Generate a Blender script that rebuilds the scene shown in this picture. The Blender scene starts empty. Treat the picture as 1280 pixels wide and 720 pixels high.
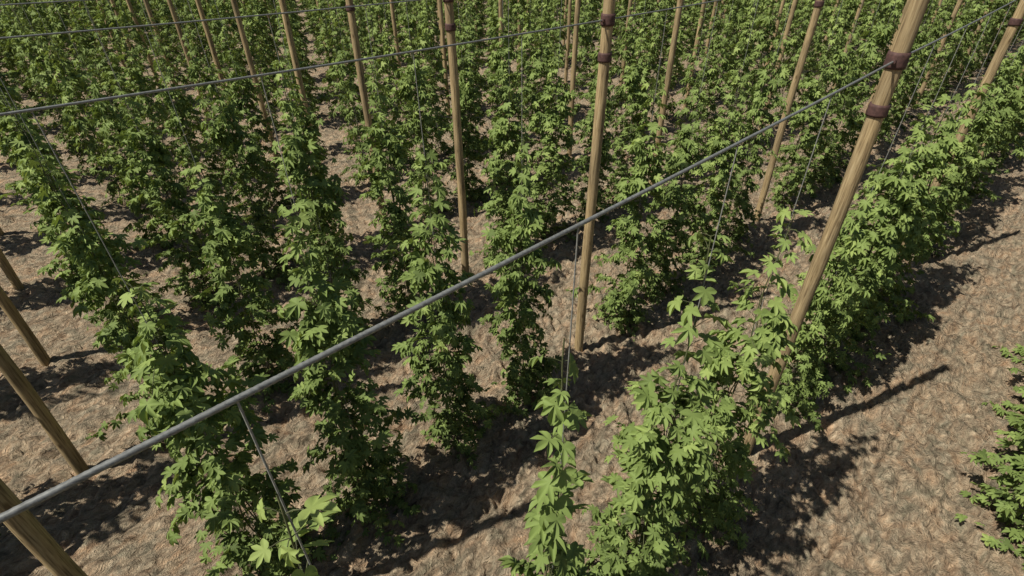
import bpy, math, random
import numpy as np
from mathutils import Matrix, Vector, noise

random.seed(7); rng=np.random.default_rng(11)
scene=bpy.context.scene
P,S,H=7.742,3.486,6.0537
CAM=np.array([-6.4578,-1.3462,7.2])
COL=scene.collection

# ---------------------------------------------------------------- camera
def make_camera():
    f,pi,ro,ya=661.18,0.6123,0.0042,0.8064
    d=np.array([math.cos(ya)*math.cos(pi),math.sin(ya)*math.cos(pi),-math.sin(pi)])
    r=np.cross(d,[0,0,1]); r/=np.linalg.norm(r)
    dn=np.cross(d,r)
    r2=r*math.cos(ro)+dn*math.sin(ro); dn2=-r*math.sin(ro)+dn*math.cos(ro)
    cd=bpy.data.cameras.new("camera"); c=bpy.data.objects.new("camera",cd); COL.objects.link(c)
    cd.sensor_width=36; cd.lens=f/1280*36; cd.clip_start=0.05; cd.clip_end=1500
    M=Matrix.Identity(4)
    for k in range(3):
        M[k][0]=r2[k]; M[k][1]=-dn2[k]; M[k][2]=-d[k]; M[k][3]=CAM[k]
    c.matrix_world=M; scene.camera=c
make_camera()

# ---------------------------------------------------------------- helpers
def nt(name):
    m=bpy.data.materials.new(name); m.use_nodes=True
    n=m.node_tree.nodes; n.clear()
    out=n.new("ShaderNodeOutputMaterial")
    return m,n,m.node_tree.links,out
def ramp(n,stops,interp='LINEAR'):
    r=n.new("ShaderNodeValToRGB"); cr=r.color_ramp; cr.interpolation=interp
    while len(cr.elements)<len(stops): cr.elements.new(.5)
    for e,(p,c) in zip(cr.elements,stops):
        e.position=p; e.color=(*c,1) if len(c)==3 else c
    return r
def ramp_out(n,l,src,stops):
    r=ramp(n,stops); l.new(src,r.inputs[0]); return r.outputs[0]
def noise_n(n,l,vec,scale,detail=4,rough=.55,dist=0):
    t=n.new("ShaderNodeTexNoise"); t.inputs["Scale"].default_value=scale
    t.inputs["Detail"].default_value=detail; t.inputs["Roughness"].default_value=rough
    t.inputs["Distortion"].default_value=dist
    if vec is not None: l.new(vec,t.inputs["Vector"])
    return t
def math_n(n,l,op,a,b=None,c=None):
    m=n.new("ShaderNodeMath"); m.operation=op
    for i,v in enumerate((a,b,c)):
        if v is None: continue
        if isinstance(v,(int,float)): m.inputs[i].default_value=v
        else: l.new(v,m.inputs[i])
    return m.outputs[0]
def mix_n(n,l,mode,fac,a,b):
    m=n.new("ShaderNodeMix"); m.data_type='RGBA'; m.blend_type=mode
    if isinstance(fac,(int,float)): m.inputs[0].default_value=fac
    else: l.new(fac,m.inputs[0])
    for s,v in ((6,a),(7,b)):
        if isinstance(v,tuple): m.inputs[s].default_value=(*v,1)
        else: l.new(v,m.inputs[s])
    return m.outputs[2]

# ---------------------------------------------------------------- materials
def mat_leaf():
    m,n,l,out=nt("hop_leaf")
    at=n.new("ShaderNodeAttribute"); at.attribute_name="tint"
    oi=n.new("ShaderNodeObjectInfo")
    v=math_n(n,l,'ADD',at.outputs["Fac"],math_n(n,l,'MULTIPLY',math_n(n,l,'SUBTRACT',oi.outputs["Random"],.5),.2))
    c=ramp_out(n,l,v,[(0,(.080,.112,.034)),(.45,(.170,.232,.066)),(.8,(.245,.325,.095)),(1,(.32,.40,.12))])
    p=n.new("ShaderNodeBsdfPrincipled"); l.new(c,p.inputs["Base Color"])
    p.inputs["Roughness"].default_value=.62; p.inputs["Specular IOR Level"].default_value=.2
    t=n.new("ShaderNodeBsdfTranslucent")
    l.new(mix_n(n,l,'MULTIPLY',1,c,(1.2,1.15,.65)),t.inputs["Color"])
    ms=n.new("ShaderNodeMixShader"); ms.inputs[0].default_value=.2
    l.new(p.outputs[0],ms.inputs[1]); l.new(t.outputs[0],ms.inputs[2]); l.new(ms.outputs[0],out.inputs[0])
    return m
def mat_simple(name,col,rough=.8,metal=0,scale=40,var=.35,bump=.3):
    m,n,l,out=nt(name)
    tc=n.new("ShaderNodeTexCoord")
    nz=noise_n(n,l,tc.outputs["Object"],scale,3)
    lo=tuple(c*(1-var) for c in col); hi=tuple(c*(1+var) for c in col)
    c=ramp_out(n,l,nz.outputs[0],[(.3,lo),(.7,hi)])
    p=n.new("ShaderNodeBsdfPrincipled"); l.new(c,p.inputs["Base Color"])
    p.inputs["Roughness"].default_value=rough; p.inputs["Metallic"].default_value=metal
    if bump:
        b=n.new("ShaderNodeBump"); b.inputs["Strength"].default_value=bump; b.inputs["Distance"].default_value=.003
        l.new(nz.outputs[0],b.inputs["Height"]); l.new(b.outputs[0],p.inputs["Normal"])
    l.new(p.outputs[0],out.inputs[0]); return m
def mat_wood():
    m,n,l,out=nt("pole_wood")
    tc=n.new("ShaderNodeTexCoord"); oi=n.new("ShaderNodeObjectInfo")
    off=n.new("ShaderNodeVectorMath"); off.operation='ADD'
    l.new(tc.outputs["Object"],off.inputs[0]); 
    cmb=n.new("ShaderNodeCombineXYZ"); l.new(math_n(n,l,'MULTIPLY',oi.outputs["Random"],50),cmb.inputs[2]); l.new(cmb.outputs[0],off.inputs[1])
    mp=n.new("ShaderNodeMapping"); mp.inputs["Scale"].default_value=(22,22,1.1); l.new(off.outputs[0],mp.inputs[0])
    g=noise_n(n,l,mp.outputs[0],2.2,5,.65,.3)
    mp2=n.new("ShaderNodeMapping"); mp2.inputs["Scale"].default_value=(3,3,.8); l.new(off.outputs[0],mp2.inputs[0])
    w=noise_n(n,l,mp2.outputs[0],1.6,3)
    c=ramp_out(n,l,g.outputs[0],[(.30,(.12,.085,.048)),(.45,(.33,.24,.13)),(.60,(.47,.36,.205)),(.8,(.58,.46,.285))])
    c=mix_n(n,l,'MULTIPLY',.85,c,ramp_out(n,l,w.outputs[0],[(.3,(.55,.56,.58)),(.65,(1.08,1.06,1.0))]))
    mp3=n.new("ShaderNodeMapping"); mp3.inputs["Scale"].default_value=(6,6,2.2); l.new(off.outputs[0],mp3.inputs[0])
    vo=n.new("ShaderNodeTexVoronoi"); vo.inputs["Scale"].default_value=1.0; l.new(mp3.outputs[0],vo.inputs["Vector"])
    k=ramp_out(n,l,vo.outputs["Distance"],[(.06,(.3,.24,.18)),(.16,(1,1,1))])
    c=mix_n(n,l,'MULTIPLY',.8,c,k)
    p=n.new("ShaderNodeBsdfPrincipled"); l.new(c,p.inputs["Base Color"]); p.inputs["Roughness"].default_value=.75
    p.inputs["Specular IOR Level"].default_value=.25
    b=n.new("ShaderNodeBump"); b.inputs["Strength"].default_value=.7; b.inputs["Distance"].default_value=.007
    l.new(g.outputs[0],b.inputs["Height"]); l.new(b.outputs[0],p.inputs["Normal"]); l.new(p.outputs[0],out.inputs[0])
    return m
def mat_soil():
    m,n,l,out=nt("soil")
    tc=n.new("ShaderNodeTexCoord"); o=tc.outputs["Object"]
    mp=n.new("ShaderNodeMapping"); mp.inputs["Rotation"].default_value=(0,0,math.radians(38)); mp.inputs["Scale"].default_value=(1,1.7,1)
    l.new(o,mp.inputs[0]); v=mp.outputs[0]
    big=noise_n(n,l,v,.8,2,.6)
    med=noise_n(n,l,v,2.6,4,.65,.6)
    clod=noise_n(n,l,v,5.5,6,.66,.9)
    fine=noise_n(n,l,o,48,2,.7)
    c=ramp_out(n,l,clod.outputs[0],[(.30,(.21,.165,.12)),(.42,(.40,.31,.225)),(.54,(.56,.45,.325)),(.72,(.72,.59,.44))])
    tint=ramp_out(n,l,med.outputs[0],[(.36,(.58,.64,.62)),(.46,(.94,.95,.92)),(.56,(1.04,.98,.91)),(.68,(1.10,.91,.77))])
    c=mix_n(n,l,'MULTIPLY',.85,c,tint)
    c=mix_n(n,l,'MULTIPLY',.5,c,ramp_out(n,l,fine.outputs[0],[(.3,(.6,.6,.6)),(.6,(1.1,1.1,1.1))]))
    c=mix_n(n,l,'MULTIPLY',.6,c,ramp_out(n,l,big.outputs[0],[(.35,(.82,.84,.84)),(.65,(1.1,1.05,1.0))]))
    p=n.new("ShaderNodeBsdfPrincipled"); l.new(c,p.inputs["Base Color"]); p.inputs["Roughness"].default_value=.95
    p.inputs["Specular IOR Level"].default_value=.1
    h=math_n(n,l,'ADD',math_n(n,l,'MULTIPLY',clod.outputs[0],1.5),math_n(n,l,'MULTIPLY',fine.outputs[0],.2))
    b=n.new("ShaderNodeBump"); b.inputs["Strength"].default_value=1; b.inputs["Distance"].default_value=.15
    l.new(h,b.inputs["Height"]); l.new(b.outputs[0],p.inputs["Normal"]); l.new(p.outputs[0],out.inputs[0])
    return m
M_LEAF=mat_leaf()
M_STEM=mat_simple("hop_bine_stem",(.10,.11,.045),.7,0,60,bump=0)
M_WOOD=mat_wood()
M_BAND=mat_simple("rusty_band",(.085,.042,.036),.75,.1,30,.4,.5)
M_CABLE=mat_simple("galvanised_cable",(.22,.225,.215),.5,.25,60,.3,0)
M_STRING=mat_simple("twine",(.24,.24,.22),.7,0,60,.25,0)
M_SOIL=mat_soil()

# ---------------------------------------------------------------- mesh accumulation
class Acc:
    def __init__(s): s.v=[];s.f=[];s.m=[];s.t=[];s.n=0
    def add(s,v,f,mi,tint=0.5):
        v=np.asarray(v,float); f=np.asarray(f,int)
        s.v.append(v); s.f.append(f+s.n); s.m.append(np.full(len(f),mi)); 
        s.t.append(np.full(len(v),tint) if np.isscalar(tint) else tint); s.n+=len(v)
    def mesh(s,name,mats,smooth=True):
        me=bpy.data.meshes.new(name)
        V=np.concatenate(s.v); 
        tot=sum(f.size for f in s.f); idx=np.concatenate([f.ravel() for f in s.f])
        sizes=np.concatenate([np.full(len(f),f.shape[1]) for f in s.f])
        starts=np.concatenate([[0],np.cumsum(sizes)[:-1]])
        me.vertices.add(len(V)); me.vertices.foreach_set("co",V.ravel())
        me.loops.add(tot); me.loops.foreach_set("vertex_index",idx)
        me.polygons.add(len(sizes)); me.polygons.foreach_set("loop_start",starts); me.polygons.foreach_set("loop_total",sizes)
        for m in mats: me.materials.append(m)
        me.polygons.foreach_set("material_index",np.concatenate(s.m))
        me.polygons.foreach_set("use_smooth",np.full(len(sizes),smooth))
        a=me.attributes.new("tint",'FLOAT','POINT'); a.data.foreach_set("value",np.concatenate(s.t))
        me.update(calc_edges=True); me.validate()
        return me
def tube(acc,pts,rad,mi,sides=6,lobes=0,twist=0,lobeamp=0,cap=False):
    pts=np.asarray(pts,float); n=len(pts)
    rad=np.full(n,rad) if np.isscalar(rad) else np.asarray(rad)
    tg=np.gradient(pts,axis=0); tg/=np.linalg.norm(tg,axis=1)[:,None]+1e-12
    ref=np.array([0,0,1.]) if abs(tg[0,2])<.9 else np.array([1.,0,0])
    a=np.cross(tg,ref); a/=np.linalg.norm(a,axis=1)[:,None]; b=np.cross(tg,a)
    ln=np.concatenate([[0],np.cumsum(np.linalg.norm(np.diff(pts,axis=0),axis=1))])
    th=np.linspace(0,2*math.pi,sides,endpoint=False)
    T=np.broadcast_to(th,(n,sides))
    R=rad[:,None]*(1+(lobeamp*np.abs(np.cos(lobes/2*(T-(twist*ln)[:,None]))) if lobes else 0))*np.ones_like(T)
    V=pts[:,None]+a[:,None]*(np.cos(T)*R)[...,None]+b[:,None]*(np.sin(T)*R)[...,None]
    i=np.arange(n-1)[:,None]*sides; k=np.arange(sides)[None]; k2=(k+1)%sides
    F=np.stack([i+k,i+k2,i+sides+k2,i+sides+k],-1).reshape(-1,4)
    acc.add(V.reshape(-1,3),F,mi)
    if cap:
        for e in (0,n-1):
            vv=np.vstack([V[e],pts[e]+tg[e]*(rad[e]*.25 if e else -.0)])
            ff=[[j,(j+1)%sides,sides] for j in range(sides)]
            acc.add(vv,ff,mi)

# ---------------------------------------------------------------- leaf templates
half_hi=[(90,.84),(84,.72),(78,.66),(72,.54),(66,.31),(60,.50),(54,.64),(47,.76),(40,.62),(32,.50),(23,.27),(14,.44),(5,.52),(-5,.57),(-16,.48),(-32,.40),(-52,.33),(-72,.22),(-88,.10)]
half_lo=[(90,.84),(75,.60),(66,.31),(47,.76),(23,.28),(-4,.57),(-40,.36),(-88,.10)]
def leaf_template(half):
    c=np.array([0,.2]); pts=[]
    for a,r in half: pts.append((r*math.cos(math.radians(a))*1.0,c[1]+r*math.sin(math.radians(a)),r,a))
    left=[(-x,y,r,a) for x,y,r,a in pts[1:]][::-1]
    ring=pts+left
    V=[(0,c[1],0.0)]
    for x,y,r,a in ring:
        lob=min(abs(a-90),abs(a-46),abs(a+4))
        V.append((x,y,.12*min(lob,22)/22*(r/.4)-.38*r*r))
    n=len(ring)
    F=[(0,(i+1)%n+1,i+1) for i in range(n)]
    return np.array(V),np.array(F)
HI=leaf_template(half_hi); LO=leaf_template(half_lo)

def norm(v): return v/(np.linalg.norm(v,axis=-1,keepdims=True)+1e-12)
def add_leaves(acc,pos,out,droop,size,tint,rg,tmpl):
    LV,LF=tmpl
    n=len(pos)
    up=np.array([0,0,1.])
    d=out*np.cos(droop)[:,None]-up*np.sin(droop)[:,None]
    side=norm(np.cross(d,up)); nr=norm(np.cross(side,d))
    roll=rg.normal(0,.45,n)
    s2=side*np.cos(roll)[:,None]+nr*np.sin(roll)[:,None]
    n2=-side*np.sin(roll)[:,None]+nr*np.cos(roll)[:,None]
    cur=rg.uniform(.3,2.0,n); asp=rg.uniform(.8,1.1,n)
    V=(LV[None,:,0,None]*asp[:,None,None]*s2[:,None]+LV[None,:,1,None]*d[:,None]+(LV[None,:,2]*cur[:,None])[...,None]*n2[:,None])*size[:,None,None]+pos[:,None]
    F=(LF[None]+(np.arange(n)*len(LV))[:,None,None]).reshape(-1,3)
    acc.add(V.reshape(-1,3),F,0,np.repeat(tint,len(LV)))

def hop_plant_mesh(name,seed,top,lush,bare,lod=0):
    rg=np.random.default_rng(seed); acc=Acc()
    bp=[]
    for b in range(3):
        z=np.linspace(0,top*(1 if b==0 else rg.uniform(.6,.85)),80 if not lod else 30)
        ph=rg.uniform(0,6.28); rr=.022+.10*np.exp(-z*1.3)+.012*b
        pts=np.stack([np.cos(ph+z*3.2)*rr,np.sin(ph+z*3.2)*rr,z],1); bp.append(pts)
        tube(acc,pts,np.linspace(.010,.005,len(z)),1,5 if not lod else 3)
    P_,O_,D_,S_,T_=[],[],[],[],[]
    def leaf(p,o,dr,s,t): P_.append(p);O_.append(o);D_.append(dr);S_.append(s);T_.append(t)
    body=top*lush
    nsh=int((36 if not lod else 18)*body)
    phs=rg.uniform(0,6.28,4)
    for k in range(nsh):
        t=(k+rg.random())/nsh; t=t**1.12
        z0=.05+t*body
        az=rg.uniform(0,2*math.pi)
        env=(.57-.29*t**1.2)*(1+.26*math.sin(3*z0+phs[0]+az)+.22*math.sin(6.1*z0+phs[1]-2*az))
        if z0<.5: env*=.85+.3*z0
        L=env*rg.uniform(.5,1.12)
        if rg.random()<.08: L*=1.4
        rise=rg.uniform(-.05,.35)*L; sag=rg.uniform(.2,.9)
        nl=max(3,int(L/.062))
        pts=[]
        curl=rg.normal(0,.5)
        for j in range(nl+1):
            s=j/nl; a2=az+curl*s
            oo=np.array([math.cos(a2),math.sin(a2),0])
            pts.append(oo*L*s+np.array([0,0,z0+rise*s*2-sag*L*s*s]))
        pts=np.array(pts)
        if k%2==0 and not lod: tube(acc,pts[::2] if nl>5 else pts,.0035,1,3)
        for j in range(1,nl+1):
            s=j/nl
            if s<.35 and rg.random()<.8: continue
            for q in range(2 if rg.random()<.5 else 1):
                la=az+curl*s+rg.normal(0,.75)
                lo=np.array([math.cos(la),math.sin(la),0])
                p=pts[j]+rg.normal(0,.025,3)+lo*.03
                if p[2]<.05: p[2]=.05+rg.random()*.1
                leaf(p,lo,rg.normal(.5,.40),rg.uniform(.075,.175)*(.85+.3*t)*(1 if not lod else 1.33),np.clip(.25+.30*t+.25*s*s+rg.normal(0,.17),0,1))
    z=body*.8
    pts=bp[0]
    while z<top:
        tt=(z-body*.8)/(top-body*.8)
        az=rg.uniform(0,6.28)
        base=np.array([np.interp(z,pts[:,2],pts[:,0]),np.interp(z,pts[:,2],pts[:,1]),z])
        for q in range(rg.integers(2,5)):
            a2=az+q*math.pi*(.9)+rg.normal(0,.3); lo=np.array([math.cos(a2),math.sin(a2),0])
            pl=rg.uniform(.05,.18)*(1-.4*tt)
            pend=base+lo*pl+np.array([0,0,pl*rg.uniform(0,.7)])
            if not lod: tube(acc,np.array([base,(base+pend)/2+[0,0,.01],pend]),.003,1,3)
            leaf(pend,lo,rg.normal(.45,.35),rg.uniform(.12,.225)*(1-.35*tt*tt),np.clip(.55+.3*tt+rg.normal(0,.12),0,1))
        z+=rg.uniform(.07,.15)*(bare)
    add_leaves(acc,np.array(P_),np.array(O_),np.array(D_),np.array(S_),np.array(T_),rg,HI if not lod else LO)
    return acc.mesh(name,[M_LEAF,M_STEM],smooth=True)

spec=[(5.2,.74,1.1),(5.0,.82,.9),(4.7,.85,.8),(5.4,.72,1.2),(4.9,.78,1.0),(5.1,.86,.8),(4.6,.8,1.0),(5.3,.8,.9)]
variants=[hop_plant_mesh("hop_plant_mesh_%d"%k,100+k,*s) for k,s in enumerate(spec)]
far_variants=[hop_plant_mesh("hop_plant_far_mesh_%d"%k,200+k,*s,lod=1) for k,s in enumerate(spec)]
first={1:hop_plant_mesh("hop_plant_mesh_a",301,5.60,.60,1.2),2:hop_plant_mesh("hop_plant_mesh_b",302,5.36,.56,1.5),
       3:hop_plant_mesh("hop_plant_mesh_c",303,5.35,.72,1.5),4:hop_plant_mesh("hop_plant_mesh_d",304,5.0,.78,1.3)}

# ---------------------------------------------------------------- pole meshes
def pole_mesh(seed):
    rg=np.random.default_rng(seed); acc=Acc(); n=40
    z=np.linspace(-.3,6.78,n); bx=rg.uniform(-.03,.03); by=rg.uniform(-.03,.03)
    x=bx*np.sin(z/6.8*3.14)+.006*np.sin(z*2.1+seed); y=by*np.sin(z/6.8*3.14)+.006*np.cos(z*1.7+seed)
    tube(acc,np.stack([x,y,z],1),np.linspace(.088,.078,n)*(1+.02*np.sin(z*5+seed)),0,20,cap=True)
    def at(zz): return np.array([np.interp(zz,z,x),np.interp(zz,z,y),zz])
    for zc,hh in ((H,.075),(5.58,.06)):
        c=at(zc); zz=np.array([-hh,-hh,-hh*.6,0,hh*.6,hh,hh]); rr=np.array([.07,.095,.099,.097,.099,.095,.07])
        tube(acc,c+np.stack([zz*0,zz*0,zz],1)+np.array([0,0,1])*np.linspace(0,1e-4,7)[:,None],rr,1,20)
    c=at(H)
    for sx in (-1,1):
        tube(acc,np.array([c+[sx*.09,0,0],c+[sx*.135,0,0]]),.022,1,10,cap=True)
    return acc.mesh("wooden_pole_mesh",[M_WOOD,M_BAND])
poles=[pole_mesh(k) for k in range(5)]

def obj(name,me,loc=(0,0,0),parent=None,rot=0,sc=(1,1,1)):
    o=bpy.data.objects.new(name,me); COL.objects.link(o); o.location=loc; o.rotation_euler[2]=rot; o.scale=sc
    if parent: o.parent=parent
    return o
heading=math.degrees(.8064)
def keep(x,y,near=13,half=56,maxd=72):
    dx,dy=x-CAM[0],y-CAM[1]; d=math.hypot(dx,dy)
    if d<near: return True
    if d>maxd: return False
    a=abs((math.degrees(math.atan2(dy,dx))-heading+180)%360-180)
    return a<half
# ---------------------------------------------------------------- rows
SAG=.02
def cable_z(i,x):
    u=(x/P)%1.0
    lift=0 if i<1 else .13*np.clip(-x/P,0,1)
    return H-SAG*4*u*(1-u)+lift
J0,J1=-2,10
for i in range(-1,21):
    Y=i*S
    row=bpy.data.objects.new("hop_plant_row",None); COL.objects.link(row); row.location=(0,Y,0)
    sacc=Acc(); anyp=False
    for j in range(J0,J1):
        if keep(j*P,Y,maxd=85):
            hp=obj("wooden_pole",random.choice(poles) if i else poles[(j+2)%5],(j*P,Y,0),rot=random.uniform(-.06,.06))
            hp.scale[2]=float(cable_z(i,j*P))/H
        for k in range(1,5):
            X0=j*P+k*P/5; X=X0-.1
            if not keep(X,Y): continue
            anyp=True
            d=math.hypot(X-CAM[0],Y-CAM[1])
            vi=random.randrange(8); me=variants[vi] if d<17 else far_variants[vi]
            s=random.uniform(.92,1.05); w_=random.uniform(.86,1.15)
            jx,jy=random.uniform(-.06,.06),random.uniform(-.06,.06)
            if i==0 and j==-1: me=first[k]; s=1; jx*=.3; jy*=.3
            if i==-1 and j==0: me=variants[5]; w_=1.3; jx=.05; jy=0.05; s=.98
            obj("hop_plant",me,(X+jx,jy,0),row,random.uniform(0,6.28),(w_,w_*random.uniform(.92,1.08),s))
            hz=float(cable_z(i,X))
            zz=np.linspace(0.02,hz,8)
            tube(sacc,np.stack([X+jx*(1-zz/hz)+.02*np.sin(zz*.5),0*zz+jy*(1-zz/hz),zz],1),.0042 if i<3 else .005,0,5)
    if anyp: obj("climbing_string",sacc.mesh("climbing_string",[M_STRING]),(0,0,0),row)
    else: bpy.data.objects.remove(row)
    acc=Acc()
    step=.012 if i==0 else .4
    x0=J0*P; x1=(1 if i==0 else J1)*P
    xs=np.arange(x0,x1+step/2,step)
    def cab(xs):
        return np.stack([xs,0*xs,cable_z(i,xs)],1)
    if i==0:
        tube(acc,cab(xs),.0074,0,24,6,45,.50)
        xs=np.arange(P,J1*P,.4); tube(acc,cab(xs),.011,0,6)
    else: tube(acc,cab(xs),.010,0,8)
    obj("support_cable",acc.mesh("support_cable",[M_CABLE]),(0,Y,0))

# ---------------------------------------------------------------- ground
N=900
u=np.linspace(-1,1,N); a_,b_=3.6,5.0
gx=-1+a_*np.sinh(b_*u); gy=3+a_*np.sinh(b_*u)
X,Y=np.meshgrid(gx,gy,indexing='ij')
Z=np.zeros_like(X)
R=np.hypot(X+1,Y-3); msk=(R<34)
nf=noise.noise
zx=X[msk]; zy=Y[msk]
c38,s38=math.cos(.66),math.sin(.66)
def hfun(x,y):
    a=x*c38+y*s38; b=-x*s38+y*c38
    wx=.14*nf((x*1.3,y*1.3,20)); a+=wx; b-=wx
    return .05*nf((x*.7,y*.7,0))+.10*nf((a*1.9,b*3.4,3))+.19*(.28-abs(nf((a*2.9,b*5.4,7))))+.09*(.28-abs(nf((a*6.5,b*10,17))))+.04*nf((a*12,b*15,9))
vals=np.array([hfun(x,y) for x,y in zip(zx.tolist(),zy.tolist())])
fade=np.clip((34-R[msk])/8,0,1)
ry=((zy/S+.5)%1-.5)*S
Z[msk]=vals*fade+.12*np.exp(-(ry/.5)**2)*fade
V=np.stack([X,Y,Z],-1).reshape(-1,3)
i=np.arange(N-1)[:,None]*N; k=np.arange(N-1)[None]
F=np.stack([i+k,i+N+k,i+N+k+1,i+k+1],-1).reshape(-1,4)
g=Acc(); g.add(V,F,0)
obj("ground",g.mesh("ground",[M_SOIL]))

# ---------------------------------------------------------------- light
to_sun=Vector((-.705,.262,1)).normalized()
el=math.asin(to_sun.z); rot=math.atan2(to_sun.x,to_sun.y)
sd=bpy.data.lights.new("sun",'SUN'); sd.energy=5.0; sd.angle=math.radians(.5); sd.color=(1,.955,.85)
so=bpy.data.objects.new("sun",sd); COL.objects.link(so); so.location=(0,0,30)
so.rotation_euler=(-to_sun).to_track_quat('-Z','Y').to_euler()
w=bpy.data.worlds.new("World"); scene.world=w; w.use_nodes=True
wn=w.node_tree.nodes; bg=wn["Background"]; sky=wn.new("ShaderNodeTexSky"); sky.sky_type='NISHITA'
sky.sun_disc=False; sky.sun_elevation=el; sky.sun_rotation=rot
w.node_tree.links.new(sky.outputs[0],bg.inputs[0]); bg.inputs[1].default_value=.05
scene.view_settings.view_transform='Standard'; scene.view_settings.look='None'; scene.view_settings.exposure=0
